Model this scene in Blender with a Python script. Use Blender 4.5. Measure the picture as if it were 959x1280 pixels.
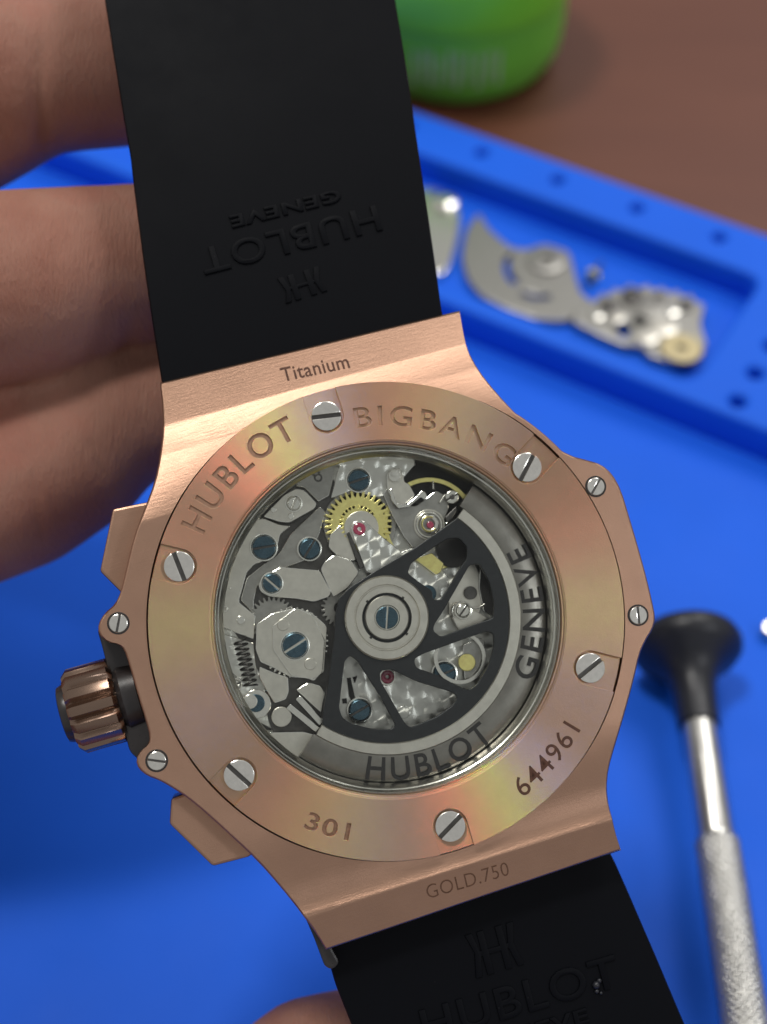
import bpy, bmesh, math, random
from mathutils import Vector, Matrix, Euler
R = math.radians
random.seed(7)
sc = bpy.context.scene
col = sc.collection
for o in list(bpy.data.objects): bpy.data.objects.remove(o)
# 1 Blender unit = 1 mm
sc.unit_settings.system = 'METRIC'; sc.unit_settings.scale_length = 0.001; sc.unit_settings.length_unit = 'MILLIMETERS'

# ------------------------------------------------------------------ camera
F, CX, CY, CAMH, PITCH = 1850.0, 479.5, 640.0, 158.6, 50.0
cam_d = bpy.data.cameras.new('camera'); cam = bpy.data.objects.new('camera', cam_d); col.objects.link(cam)
cam.location = (0, 0, CAMH); cam.rotation_euler = (R(90-PITCH), 0, 0)
cam_d.sensor_fit = 'VERTICAL'; cam_d.sensor_height = 36; cam_d.lens = 36*F/1280
cam_d.clip_start = 5; cam_d.clip_end = 20000
cam_d.dof.use_dof = True; cam_d.dof.focus_distance = 120.5; cam_d.dof.aperture_fstop = 0.0215
sc.camera = cam
CM = Matrix.Translation((0, 0, CAMH)) @ Euler((R(90-PITCH), 0, 0)).to_matrix().to_4x4()

# ------------------------------------------------------------------ world + lamps
w = bpy.data.worlds.new('World'); sc.world = w; w.use_nodes = True
bg = w.node_tree.nodes['Background']; bg.inputs[0].default_value = (0.86, 0.86, 0.86, 1); bg.inputs[1].default_value = 0.44
def area(name, loc, target, sx, sy, power, colr):
    d = bpy.data.lights.new(name, 'AREA'); d.shape = 'RECTANGLE'; d.size = sx; d.size_y = sy; d.energy = power; d.color = colr
    o = bpy.data.objects.new(name, d); col.objects.link(o); o.location = loc
    o.rotation_euler = (Vector(target)-Vector(loc)).to_track_quat('-Z', 'Y').to_euler()
    return o
area('ceiling_panel_light', (-270, 265, 1230), (0, 80, 0), 185, 185, 6.0e6, (1.0, 0.97, 0.92))
area('rear_fill_light', (520, 760, 1200), (0, 100, 0), 560, 560, 6.5e6, (1.0, 0.98, 0.95))  # added fill lamp: brightens the mat and softens the hand's shadow
area('window_light', (740, -360, 820), (0, 90, 60), 170, 170, 1.35e6, (0.93, 0.96, 1.0))
sc.view_settings.view_transform = 'Standard'; sc.view_settings.look = 'None'
sc.view_settings.exposure = 0.0; sc.view_settings.gamma = 1.0; sc.view_settings.use_curve_mapping = False
sc.render.engine = 'CYCLES'
sc.cycles.use_denoising = True
try: sc.cycles.denoiser = 'OPENIMAGEDENOISE'
except Exception: pass
sc.cycles.max_bounces = 8; sc.cycles.transparent_max_bounces = 8; sc.cycles.caustics_reflective = False; sc.cycles.sample_clamp_indirect = 6

# ------------------------------------------------------------------ frames: table plane and watch
def ray(px, py): return (CM.to_3x3() @ Vector(((px-CX)/F, (CY-py)/F, -1)))
def G(px, py, z=0.0):
    d = ray(px, py); t = (z-CAMH)/d.z
    return Vector((0, 0, CAMH)) + d*t
WR = (Matrix.Rotation(-0.1077, 3, 'X') @ Matrix.Rotation(0.0998, 3, 'Y') @ Matrix.Rotation(0.2886, 3, 'Z')).to_4x4()
WM = CM @ Matrix.Translation((0.5228, -8.5671, -120.383)) @ WR
WI = WM.inverted(); CAML = WI @ Vector((0, 0, CAMH))
def P(px, py, z=0.0):                       # where the watch plane z = const stands under a spot of the picture
    d = WI.to_3x3() @ ray(px, py); t = (z-CAML.z)/d.z
    v = CAML + d*t
    return (v.x, v.y)
def z1(p): return (250+p[0]/4, 540+p[1]/4)
def z3(p): return (250+p[0]/4, 740+p[1]/4)
def z2(p): return (460+p[0]/3.69, 540+p[1]/3.69)
def z4(p): return (460+p[0]/3.69, 760+p[1]/3.69)
def z5(p): return (490+p[0]/6.393, 680+p[1]/6.393)
def z6(p): return (480+p[0]/6.85, 560+p[1]/6.85)
def z7(p): return (370+p[0]/6.393, 560+p[1]/6.393)

# ------------------------------------------------------------------ materials
class N:
    def __init__(s, name):
        s.m = bpy.data.materials.new(name); s.m.use_nodes = True; s.t = s.m.node_tree
        s.b = s.t.nodes['Principled BSDF']; s.out = s.t.nodes['Material Output']
    def n(s, typ, **kw):
        x = s.t.nodes.new('ShaderNode'+typ)
        for k, v in kw.items(): setattr(x, k, v)
        return x
    def l(s, a, b): s.t.links.new(a, b)
    def math(s, op, a, b=None):
        x = s.n('Math', operation=op)
        for i, v in enumerate((a, b)):
            if v is None: continue
            if isinstance(v, (int, float)): x.inputs[i].default_value = v
            else: s.l(v, x.inputs[i])
        return x.outputs[0]
    def vmath(s, op, a, b=None):
        x = s.n('VectorMath', operation=op)
        for i, v in enumerate((a, b)):
            if v is None: continue
            if isinstance(v, (tuple, list)): x.inputs[i].default_value = v
            else: s.l(v, x.inputs[i])
        return x.outputs[0]
    def obj(s): return s.n('TexCoord').outputs['Object']
    def mapping(s, vec, scale):
        x = s.n('Mapping'); x.inputs['Scale'].default_value = scale; s.l(vec, x.inputs['Vector']); return x.outputs[0]
    def noise(s, vec, scale, detail=4, rough=.5):
        x = s.n('TexNoise'); x.inputs['Scale'].default_value = scale; x.inputs['Detail'].default_value = detail; x.inputs['Roughness'].default_value = rough
        s.l(vec, x.inputs['Vector']); return x.outputs['Fac']
    def ramp(s, fac, stops):
        x = s.n('ValToRGB'); e = x.color_ramp.elements
        while len(e) < len(stops): e.new(0.5)
        for el, (p, c) in zip(e, stops):
            el.position = p; el.color = (*c, 1) if len(c) == 3 else c
        s.l(fac, x.inputs[0]); return x.outputs[0]
    def bump(s, h, strength, dist=1.0, normal=None):
        x = s.n('Bump'); x.inputs['Strength'].default_value = strength; x.inputs['Distance'].default_value = dist
        s.l(h, x.inputs['Height'])
        if normal: s.l(normal, x.inputs['Normal'])
        return x.outputs[0]
    def maprange(s, v, a, b):
        x = s.n('MapRange'); x.inputs['To Min'].default_value = a; x.inputs['To Max'].default_value = b; s.l(v, x.inputs[0]); return x.outputs[0]

def simple(name, c, metal=0., rough=.5, var=.12, vscale=.6, bump=.0, bscale=6., spec=.5, sub=0):
    k = N(name); b = k.b
    b.inputs['Metallic'].default_value = metal; b.inputs['Specular IOR Level'].default_value = spec
    o = k.obj(); nz = k.noise(o, vscale, 5, .6)
    lo = tuple(max(0, x*(1-var)) for x in c); hi = tuple(min(1, x*(1+var)) for x in c)
    k.l(k.ramp(nz, [(.3, lo), (.7, hi)]), b.inputs['Base Color'])
    nr = k.noise(o, vscale*3.3, 4)
    k.l(k.maprange(nr, max(.02, rough-.08), min(1, rough+.1)), b.inputs['Roughness'])
    if bump: k.l(k.bump(k.noise(o, bscale, 3), bump, .05), b.inputs['Normal'])
    return k.m

ROSE = (0.475, 0.288, 0.200)
def gold_turned():
    """rose gold, turned on a lathe: concentric grooves stretch the highlight and split it a little like a grating"""
    k = N('turned_rose_gold'); o = k.obj()
    flat = k.vmath('MULTIPLY', o, (1, 1, 0)); rad = k.vmath('NORMALIZE', flat)
    tan = k.vmath('CROSS_PRODUCT', (0, 0, 1), None); cp = k.t.nodes[-1]; k.l(rad, cp.inputs[1])
    def world(v):
        x = k.n('VectorTransform', vector_type='VECTOR', convert_from='OBJECT', convert_to='WORLD'); k.l(v, x.inputs[0]); return x.outputs[0]
    wt, wr = world(tan), world(rad)
    ln = k.n('VectorMath', operation='LENGTH'); k.l(flat, ln.inputs[0])
    comb = k.n('CombineXYZ'); k.l(ln.outputs['Value'], comb.inputs[0])
    gro = k.noise(comb.outputs[0], 22, 3)
    grain = k.noise(o, 4, 6, .85)
    blotch = k.noise(o, .55, 4, .6)
    n0 = k.bump(gro, .06, .03); nf = k.bump(grain, .20, .04, n0); nrm = k.bump(grain, .34, .05, n0)
    lo, hi = tuple(x*.96 for x in ROSE), tuple(x*1.04 for x in ROSE)
    colr = k.ramp(blotch, [(.3, lo), (.7, hi)])
    def gl(colour, rough, aniso, nv):
        g = k.n('BsdfAnisotropic'); g.inputs['Roughness'].default_value = rough; g.inputs['Anisotropy'].default_value = aniso
        k.l(wt, g.inputs['Tangent']); k.l(nv, g.inputs['Normal'])
        if isinstance(colour, tuple): g.inputs['Color'].default_value = (*colour, 1)
        else: k.l(colour, g.inputs['Color'])
        return g.outputs[0]
    base = gl(colr, .38, .55, nrm)
    acc = None
    for cc, kt, kr in (((1.0, .12, .06), -.105, .03), ((.36, .80, .04), .0, .0), ((.06, .22, .55), .105, -.03)):
        sh = k.n('VectorMath', operation='SCALE'); k.l(wt, sh.inputs[0]); sh.inputs['Scale'].default_value = kt
        sr = k.n('VectorMath', operation='SCALE'); k.l(wr, sr.inputs[0]); sr.inputs['Scale'].default_value = kr
        nv = k.vmath('NORMALIZE', k.vmath('ADD', k.vmath('ADD', nf, sh.outputs[0]), sr.outputs[0]))
        g = gl(cc, .20, .95, nv)
        if acc is None: acc = g
        else:
            a = k.n('AddShader'); k.l(acc, a.inputs[0]); k.l(g, a.inputs[1]); acc = a.outputs[0]
    mx = k.n('MixShader'); mx.inputs[0].default_value = .135; k.l(base, mx.inputs[1]); k.l(acc, mx.inputs[2])
    k.l(mx.outputs[0], k.out.inputs['Surface'])
    return k.m
def gold_brushed(name, c=ROSE, rough=.36, axis=(1, 0, 0), stretch=(.30, 7, 7), aniso=.5, bs=.38):
    k = N(name); b = k.b; o = k.obj()
    b.inputs['Metallic'].default_value = 1; b.inputs['Anisotropic'].default_value = aniso
    line = k.noise(k.mapping(o, stretch), 1.0, 5, .65); grain = k.noise(o, 4.5, 6, .85); blotch = k.noise(o, .35, 3)
    k.l(k.ramp(blotch, [(.3, tuple(x*.96 for x in c)), (.7, tuple(x*1.04 for x in c))]), b.inputs['Base Color'])
    k.l(k.maprange(line, rough-.07, rough+.1), b.inputs['Roughness'])
    n1 = k.bump(line, bs, .03); k.l(k.bump(grain, bs*.9, .05, n1), b.inputs['Normal'])
    x = k.n('VectorTransform', vector_type='VECTOR', convert_from='OBJECT', convert_to='WORLD'); x.inputs[0].default_value = axis
    k.l(x.outputs[0], b.inputs['Tangent'])
    return k.m
def steel_perlage(name, c=(.80, .79, .74)):
    """overlapping spots of circular graining: each spot is ground round its own centre"""
    k = N(name); b = k.b; o = k.obj()
    b.inputs['Metallic'].default_value = 1; b.inputs['Base Color'].default_value = (*c, 1)
    b.inputs['Anisotropic'].default_value = .95; b.inputs['Roughness'].default_value = .36
    v = k.n('TexVoronoi', voronoi_dimensions='2D'); v.inputs['Scale'].default_value = .62; v.inputs['Randomness'].default_value = .28
    k.l(o, v.inputs['Vector'])
    d = k.vmath('MULTIPLY', k.vmath('SUBTRACT', o, v.outputs['Position']), (1, 1, 0))
    tn = k.vmath('CROSS_PRODUCT', (0, 0, 1), None); k.l(d, k.t.nodes[-1].inputs[1])
    x = k.n('VectorTransform', vector_type='VECTOR', convert_from='OBJECT', convert_to='WORLD'); k.l(k.vmath('NORMALIZE', tn), x.inputs[0])
    k.l(x.outputs[0], b.inputs['Tangent'])
    k.l(k.bump(v.outputs['Distance'], .14, .12, None), b.inputs['Normal'])
    return k.m
def glass(name):
    k = N(name); tr = k.n('BsdfTransparent'); gl = k.n('BsdfGlossy'); gl.inputs['Roughness'].default_value = .03
    tr.inputs[0].default_value = (.96, .97, .96, 1)
    fr = k.n('Fresnel'); fr.inputs['IOR'].default_value = 1.25
    mx = k.n('MixShader'); k.l(fr.outputs[0], mx.inputs[0]); k.l(tr.outputs[0], mx.inputs[1]); k.l(gl.outputs[0], mx.inputs[2])
    k.l(mx.outputs[0], k.out.inputs['Surface']); return k.m
def skin():
    k = N('skin'); b = k.b; o = k.obj()
    n1 = k.noise(o, .09, 4); n2 = k.noise(k.mapping(o, (1.6, .35, .6)), 1.1, 5, .6); n3 = k.noise(o, 2.6, 4, .7)
    k.l(k.ramp(n1, [(.3, (.34, .145, .102)), (.55, (.42, .212, .155)), (.75, (.44, .18, .132))]), b.inputs['Base Color'])
    b.inputs['Roughness'].default_value = .62; b.inputs['Subsurface Weight'].default_value = .2; b.inputs['Subsurface Radius'].default_value = (1.6, .6, .35); b.inputs['Subsurface Scale'].default_value = 1.0
    b.inputs['Specular IOR Level'].default_value = .22
    n4 = k.noise(k.mapping(o, (5.0, .7, 1.2)), 1.0, 4, .7)
    k.l(k.bump(n3, .25, .12, k.bump(n4, 1.0, .26, k.bump(n2, .35, .25))), b.inputs['Normal']); return k.m
def table_wood():
    k = N('brown_table'); b = k.b; o = k.obj()
    g = k.noise(k.mapping(o, (.02, .12, .1)), 1.0, 6, .6)
    k.l(k.ramp(g, [(.3, (.125, .039, .022)), (.6, (.140, .045, .025)), (.8, (.152, .050, .029))]), b.inputs['Base Color'])
    b.inputs['Roughness'].default_value = .42; return k.m

M = {
 'turned': gold_turned(),
 'gold': gold_brushed('brushed_rose_gold'),
 'gold_side': gold_brushed('satin_rose_gold', rough=.3, axis=(0, 1, 0), stretch=(8, 1, 1)),
 'gold_shaded': gold_brushed('shaded_rose_gold', (.27, .185, .14), .27, aniso=0, bs=.05),  # rose gold darkened: the crown's shade is put into its colour
 'mark': simple('laser_mark', (.085, .035, .02), .3, .6, .3, 3),
 'mark3': simple('engraving_floor', (.42, .255, .175), 1, .45, .15, 3),
 'brass_dull': simple('dull_brass', (.52, .44, .26), 1, .4, .12, 2),
 'mark4': simple('stamped_hallmark', (.20, .112, .072), .9, .5, .25, 3),
 'mark2': simple('soft_engraving', (.33, .195, .13), .9, .5, .25, 3),
 'steel': simple('polished_steel', (.80, .78, .72), 1, .20, .06, 2, .02, 9),
 'bright': simple('bright_bevel_steel', (.9, .89, .85), 1, .12, .04, 2),
 'steel_satin': simple('satin_steel', (.68, .65, .58), 1, .32, .08, 1.2, .10, 16),
 'steel_grey': simple('grey_steel', (.36, .35, .325), 1, .36, .12, 1.5, .15, 12),  # darkened further as painted recess shade on the lower bridges
 'steel_dark': simple('dark_steel', (.115, .11, .105), 1, .36, .2, 1.5, .15, 10),
 'weight': simple('brushed_dark_weight', (.27, .255, .23), 1, .33, .12, .9, .1, 14),
 'letter': simple('black_letter', (.035, .033, .033), .4, .5, .1, 3),
 'perlage': steel_perlage('perlage_steel'),
 'black': simple('black_rotor_coating', (.033, .035, .038), .55, .38, .15, 2, .12, 16),
 'blue': simple('blued_steel', (.075, .125, .16), 1, .28, .15, 2, .05, 8),
 'brass': simple('gilt_brass', (.95, .82, .32), 1, .30, .12, 2, .1, 9),
 'ruby': simple('ruby', (.50, .05, .12), 0, .08, .15, 4, spec=.9),
 'gap_shade': simple('painted_gap_shade', (.02, .019, .018), .2, .6, .2, 2),  # near-black colour stands in for shade in gaps, wells and slots
 'rubber': simple('black_rubber', (.0036, .0039, .0052), 0, .55, .08, .3, .03, 9, spec=.13),
 'composite': simple('black_composite', (.03, .026, .026), 0, .3, .2, 1, .05, 5),
 'glass': glass('sapphire_crystal'),
 'skin': skin(),
 'mat': simple('blue_silicone', (.009, .125, .80), 0, .55, .05, .03, .10, 1.6, spec=.2),
 'table': table_wood(),
 'green': simple('green_plastic', (.22, .74, .05), 0, .35, .1, .05, spec=.45),
 'green2': simple('dark_green_plastic', (.16, .56, .06), 0, .4, .1, .05, spec=.45),
 'print': simple('faded_white_print', (.34, .52, .30), 0, .5, .25, .3),
 'handle_black': simple('black_plastic', (.012, .013, .018), 0, .38, .15, .3, .05, 2, spec=.5),
 'chrome': simple('nickel_plating', (.56, .55, .52), 1, .30, .1, .3, .06, 2),
}

def rubber():
    k = N('black_rubber'); b = k.b; o = k.obj()
    v = k.n('TexVoronoi'); v.inputs['Scale'].default_value = .55; k.l(o, v.inputs['Vector'])
    speck = k.ramp(v.outputs['Distance'], [(.0, (.05, .05, .052)), (.022, (.0022, .0026, .0042))])
    k.l(speck, b.inputs['Base Color']); b.inputs['Specular IOR Level'].default_value = .09
    k.l(k.maprange(k.noise(o, .12, 5, .65), .40, .68), b.inputs['Roughness'])
    k.l(k.bump(k.noise(o, 7, 3), .05, .05), b.inputs['Normal']); return k.m
M['rubber'] = rubber()
# ------------------------------------------------------------------ mesh helpers
def put(name, me, mat, parent=None, loc=None, mx=None, sharp=None, kind=None, flat=True):
    me.name = name; o = bpy.data.objects.new(name, me); col.objects.link(o)
    if len(me.materials): me.materials.clear()
    me.materials.append(mat if not isinstance(mat, str) else M[mat])
    if any(p.material_index == 1 for p in me.polygons): me.materials.append(M['steel_dark'])
    if parent: o.parent = parent
    if loc: o.location = loc
    if mx: o.matrix_world = mx
    if sharp is not None:
        for p in me.polygons: p.use_smooth = True
        me.set_sharp_from_angle(angle=R(sharp))
        if flat:                                        # flat faces keep a crisp edge against their bevels
            ef = {}
            for p in me.polygons:
                k = abs(p.normal.z) > .9999
                for e in p.edge_keys: ef.setdefault(e, []).append(k)
            at = me.attributes.get('sharp_edge') or me.attributes.new('sharp_edge', 'BOOLEAN', 'EDGE')
            for e in me.edges:
                k = ef.get(e.key, ())
                if True in k and False in k: at.data[e.index].value = True
    if kind: o['kind'] = kind
    return o
def thing(name, label, cat, mx=None, group=None):
    o = bpy.data.objects.new(name, None); col.objects.link(o); o.empty_display_size = 5
    if mx: o.matrix_world = mx
    o['label'] = label; o['category'] = cat
    if group: o['group'] = group
    return o
def pymesh(name, v, f):
    me = bpy.data.meshes.new(name); me.from_pydata([tuple(x) for x in v], [], f); me.update(); return me
def recalc(me):
    bm = bmesh.new(); bm.from_mesh(me); bmesh.ops.recalc_face_normals(bm, faces=bm.faces); bm.to_mesh(me); bm.free(); me.update(); return me
def weld(me, d=1e-3):
    bm = bmesh.new(); bm.from_mesh(me); bmesh.ops.remove_doubles(bm, verts=bm.verts, dist=d); bmesh.ops.recalc_face_normals(bm, faces=bm.faces); bm.to_mesh(me); bm.free(); me.update(); return me
def fillet(pts, r, seg=4):
    out = []; n = len(pts)
    for i in range(n):
        p, a, b = Vector(pts[i]), Vector(pts[i-1]), Vector(pts[(i+1) % n])
        d1, d2 = (a-p), (b-p); l1, l2 = d1.length, d2.length
        if min(l1, l2) < 1e-6: out.append(tuple(p)); continue
        k = min(r, l1*.48, l2*.48); s, e = p+d1/l1*k, p+d2/l2*k
        for j in range(seg+1):
            t = j/seg; q = s*(1-t)**2 + p*2*t*(1-t) + e*t*t; out.append((q.x, q.y))
    return out
def circle(cx, cy, r, n=32): return [(cx+r*math.cos(2*math.pi*i/n), cy+r*math.sin(2*math.pi*i/n)) for i in range(n)]
def plate_mesh(outline, holes=(), th=.5, bev=.06, ztop=0.0, bres=1, inset=0.):
    cu = bpy.data.curves.new('c', 'CURVE'); cu.dimensions = '2D'; cu.fill_mode = 'BOTH'
    for pts in [outline, *holes]:
        s = cu.splines.new('POLY'); s.points.add(len(pts)-1); s.use_cyclic_u = True
        for q, p in zip(s.points, pts): q.co = (p[0], p[1], 0, 1)
    cu.extrude = max(.001, th/2-bev); cu.bevel_depth = bev; cu.bevel_resolution = bres; cu.offset = -bev-inset
    o = bpy.data.objects.new('c', cu); col.objects.link(o)
    me = bpy.data.meshes.new_from_object(o); bpy.data.objects.remove(o); bpy.data.curves.remove(cu)
    me.transform(Matrix.Translation((0, 0, ztop-th/2)))
    return weld(me, 1e-4)
def lathe_mesh(prof, n=96, a0=None, a1=None, closed=True):
    """prof: list of (radius, z), closed loop if closed; full turn or a sector"""
    v, f = [], []; full = a0 is None; m = len(prof); steps = n if full else n+1
    for i in range(steps):
        a = 2*math.pi*i/n if full else a0+(a1-a0)*i/n
        for r, z in prof: v.append((r*math.cos(a), r*math.sin(a), z))
    for i in range(n):
        j = (i+1) % steps if full else i+1
        for k in range(m if closed else m-1):
            l = (k+1) % m; f.append((i*m+k, j*m+k, j*m+l, i*m+l))
    if not full and closed: f.append(tuple(range(m))); f.append(tuple((steps-1)*m+k for k in range(m))[::-1])
    return recalc(pymesh('l', v, f))
def tube_mesh(path, rad, n=10):
    v, f = [], []; path = [Vector(p) for p in path]; up = Vector((0, 0, 1))
    for i, p in enumerate(path):
        t = (path[min(i+1, len(path)-1)]-path[max(i-1, 0)]).normalized()
        s = t.cross(up); s = s.normalized() if s.length > 1e-3 else Vector((1, 0, 0)); u = s.cross(t)
        rr = rad[i] if isinstance(rad, (list, tuple)) else rad
        for k in range(n):
            a = 2*math.pi*k/n; v.append(p+(s*math.cos(a)+u*math.sin(a))*rr)
    for i in range(len(path)-1):
        for k in range(n): f.append((i*n+k, i*n+(k+1) % n, (i+1)*n+(k+1) % n, (i+1)*n+k))
    f.append(tuple(range(n))[::-1]); f.append(tuple((len(path)-1)*n+k for k in range(n)))
    return recalc(pymesh('t', v, f))
def join(meshes):
    bm = bmesh.new()
    for m in meshes: bm.from_mesh(m)
    me = bpy.data.meshes.new('j'); bm.to_mesh(me); bm.free()
    return me
def text_mesh(s, size, th=.3, bev=0., spacing=1.0, off=0.):
    cu = bpy.data.curves.new('t', 'FONT'); cu.body = s; cu.size = size; cu.extrude = th/2; cu.bevel_depth = bev; cu.bevel_resolution = 1
    cu.space_character = spacing; cu.align_x = 'CENTER'; cu.align_y = 'CENTER'; cu.resolution_u = 4; cu.offset = off
    o = bpy.data.objects.new('t', cu); col.objects.link(o)
    me = bpy.data.meshes.new_from_object(o); bpy.data.objects.remove(o); bpy.data.curves.remove(cu)
    me = weld(me, 1e-4)
    xs = [v.co.x for v in me.vertices]; ys = [v.co.y for v in me.vertices]
    cx, cy = (min(xs)+max(xs))/2, (min(ys)+max(ys))/2
    me.transform(Matrix.Translation((-cx, -cy, 0)))
    return me, max(xs)-min(xs), max(ys)-min(ys)
def fit_text(s, width, height, th, bev=0., spacing=1.0, off=0.):
    me, w_, h_ = text_mesh(s, height*1.38, th, bev, spacing, off)
    me.transform(Matrix.Diagonal((width/w_, height/h_, 1, 1))); return me
def arc_text(s, height, radius, amid, span, th, z, inward=False, spacing=1.15, bev=0., off=0.):
    """letters bent round the centre; tops outward reads clockwise, tops inward reads anticlockwise"""
    me = fit_text(s, R(span)*radius, height, th, bev, spacing, off)
    bm = bmesh.new(); bm.from_mesh(me)
    for v in bm.verts:
        x, y = v.co.x, v.co.y
        a = R(amid) + (x/radius if inward else -x/radius); r = radius + (-y if inward else y)
        v.co.x, v.co.y, v.co.z = r*math.cos(a), r*math.sin(a), v.co.z+z
    bmesh.ops.recalc_face_normals(bm, faces=bm.faces)
    bm.to_mesh(me); bm.free(); me.update(); return me
def boolean(me, cutters):
    a = bpy.data.objects.new('a', me); col.objects.link(a); tmp = []
    for c in cutters:
        b = bpy.data.objects.new('b', c); col.objects.link(b); tmp.append(b)
        m = a.modifiers.new('x', 'BOOLEAN'); m.operation = 'DIFFERENCE'; m.solver = 'EXACT'; m.object = b
    dg = bpy.context.evaluated_depsgraph_get(); res = bpy.data.meshes.new_from_object(a.evaluated_get(dg))
    for o in tmp+[a]: bpy.data.objects.remove(o)
    return res
def gear_mesh(r, teeth, depth, th, hole=.6, spokes=0, ztop=0., tw=.5):
    pts = []
    for i in range(teeth):
        a = 2*math.pi*i/teeth; s = 2*math.pi/teeth
        for da, rr in ((0, r-depth), (.22*s, r-depth*.75), (.34*s, r-.1*depth), (.5*s, r), (.66*s, r-.1*depth), (.78*s, r-depth*.75)):
            pts.append((rr*math.cos(a+da), rr*math.sin(a+da)))
    holes = [circle(0, 0, hole, 20)]
    if spokes:
        ri, ro = hole*1.9, r-depth*2.1
        for i in range(spokes):
            a = 2*math.pi*i/spokes+.12; b = 2*math.pi*(i+1)/spokes-.12
            arc = [(ro*math.cos(a+(b-a)*t/8), ro*math.sin(a+(b-a)*t/8)) for t in range(9)]
            inn = [(ri*math.cos(b+(a-b)*t/4), ri*math.sin(b+(a-b)*t/4)) for t in range(5)]
            holes.append(arc+inn)
    return plate_mesh(pts, holes, th, .02, ztop)
def screw_mesh(r, h, slot_w, slot_d, ang=0., dome=.06):
    """slotted screw head, top at z = 0: two half discs and the slot floor between them"""
    ms = []; n = 18; hw = slot_w/2
    for side in (1, -1):
        pts = []; a0 = math.asin(min(.9, hw/r))
        for i in range(n+1):
            a = a0+(math.pi-2*a0)*i/n; pts.append((r*math.cos(a), side*r*math.sin(a)))
        if side < 0: pts.reverse()
        ms.append(plate_mesh(pts, (), h, dome, 0))
    fl = plate_mesh(circle(0, 0, r*.985, 36), (), h-slot_d, .01, -slot_d)
    for p in fl.polygons: p.material_index = 1              # floor darkened to stand in for shade in the slot
    ms.append(fl)
    me = join(ms); me.transform(Matrix.Rotation(ang, 4, 'Z')); return me
def box_mesh(x0, x1, y0, y1, z0_, z1_):
    v = [(x, y, z) for z in (z0_, z1_) for y in (y0, y1) for x in (x0, x1)]
    return recalc(pymesh('b', v, [(0, 1, 3, 2), (4, 6, 7, 5), (0, 4, 5, 1), (1, 5, 7, 3), (3, 7, 6, 2), (2, 6, 4, 0)]))

# ================================================================== the setting: table
tb = put('table', box_mesh(-900, 900, -500, 1300, -30, -2.6), 'table'); tb['kind'] = 'structure'

# ================================================================== blue silicone repair mat with raised parts tray
UA = R(-31.0); MM = Matrix.Rotation(UA, 4, 'Z')        # mat axes: u along the tray, v towards the back
mat = thing('repair_mat', 'bright blue silicone work mat with raised parts tray along its back', 'mat', MM)
put('base_sheet', plate_mesh(fillet([(-260, -60), (80, -60), (80, 191.5), (-260, 191.5)], 6), (), 2.4, .4, 0.0), 'mat', mat, sharp=30)
holes = [fillet([(-120, 154), (-40, 154), (-40, 180.7), (-120, 180.7)], 3, 6), fillet([(-238, 154), (-124, 154), (-124, 180.7), (-238, 180.7)], 3, 6)]
for i in range(12): holes.append(circle(-49.6+14.4*(i-9), 186.6, 1.1, 16))
for i in range(4): holes.append(circle(-33.1, 154.0+6.7*i, 1.25, 16))
for i in range(5): holes.append(circle(-20.0, 154.0+6.7*i, 1.25, 16))
for i in range(2): holes.append(circle(-49.6+14.4*(3+i), 186.6, 1.1, 16))
put('parts_tray', plate_mesh(fillet([(-252, 150.5), (60, 150.5), (60, 191), (-252, 191)], 3), holes, 6.2, .7, 6.0, 2), 'mat', mat, sharp=40)
put('tray_floor', plate_mesh([(-250, 153), (-38, 153), (-38, 182), (-250, 182)], (), .8, .05, .8), 'mat', mat)

# ================================================================== wristwatch
watch = thing('wristwatch', 'rose gold wristwatch seen from its glazed back, on black rubber strap held in the hand', 'wristwatch', WM)

# ---- gold back plate of the case with lugs and ears (outline followed round the watch)
OUT = [(200,478),(294,455.5),(388,433),(482,410),(575,388),(579,412),(584,436),(598,462),(620,490),(650,522),(685,552),(712,569),(735,575),(752,580),(766,592),(777,612),(787,645),(798,682),(809,722),(816,752),(820,772),(817,786),(808,800),(800,818),(793,850),(782,890),(770,930),(761,962),(759,985),(762,1010),(769,1038),(777,1063),
       (686,1094),(594,1125),(501,1157),(408,1188),(396,1168),(378,1143),(350,1108),(322,1076),(290,1046),(258,1017),(234,997),(214,984),(200,976),(184,970),(173,961),(170,950),(174,940),(184,932),(188,922),(182,900),(172,868),(162,832),(155,811),(147,805),(133,802),(123,792),(123,779),(131,766),(144,755),(151,740),(158,710),(167,672),(181,635),(193,603),(200,570),(204,535),(203,505)]
YT, YB = 23.64, -23.97; CT, CB = 20.35, -20.9
def chsurf(x, y):
    if y > 0:
        if y < 13: return -.28
        dome = .003*x*x*min(1, (y-13)/5)
        if y < CT: s = (y-13)/(CT-13); return -.28-1.2*s*s-dome
        return -1.48-(y-CT)*.55-dome
    y = -y; cb = -CB
    if y < 13: return -.28
    if y < cb:
        s = (y-13)/(cb-13)
        return -.28-.95*(3*s*s-2*s**3)+.55*max(0, (s-.62)/.38)**2
    return -.68-(y-cb)*.28
def densify(poly, d):
    out = []
    for i, p in enumerate(poly):
        q = Vector(poly[(i+1) % len(poly)]); p = Vector(p); n = max(1, int((q-p).length/d))
        out += [tuple(p+(q-p)*t/n) for t in range(n)]
    return out
def chaikin(poly, keep):
    out = []; n = len(poly)
    for i in range(n):
        p, q = Vector(poly[i]), Vector(poly[(i+1) % n])
        a = p if i in keep else p*.75+q*.25
        b = q if (i+1) % n in keep else p*.25+q*.75
        out += [tuple(a), tuple(b)]
    return [p for i, p in enumerate(out) if (Vector(p)-Vector(out[i-1])).length > 1e-4]
def on_case(px, py):
    z = -1.2
    for _ in range(5): q = P(px, py, z); z = chsurf(*q)
    return q
outl = [on_case(x, y) for x, y in OUT]
keep = {0, 4, 31, 35}
sm = chaikin(outl, keep)
dens = densify(sm, .22)
RIN, NR = 19.62, 64
v, f = [], []; ND = len(dens)
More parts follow.
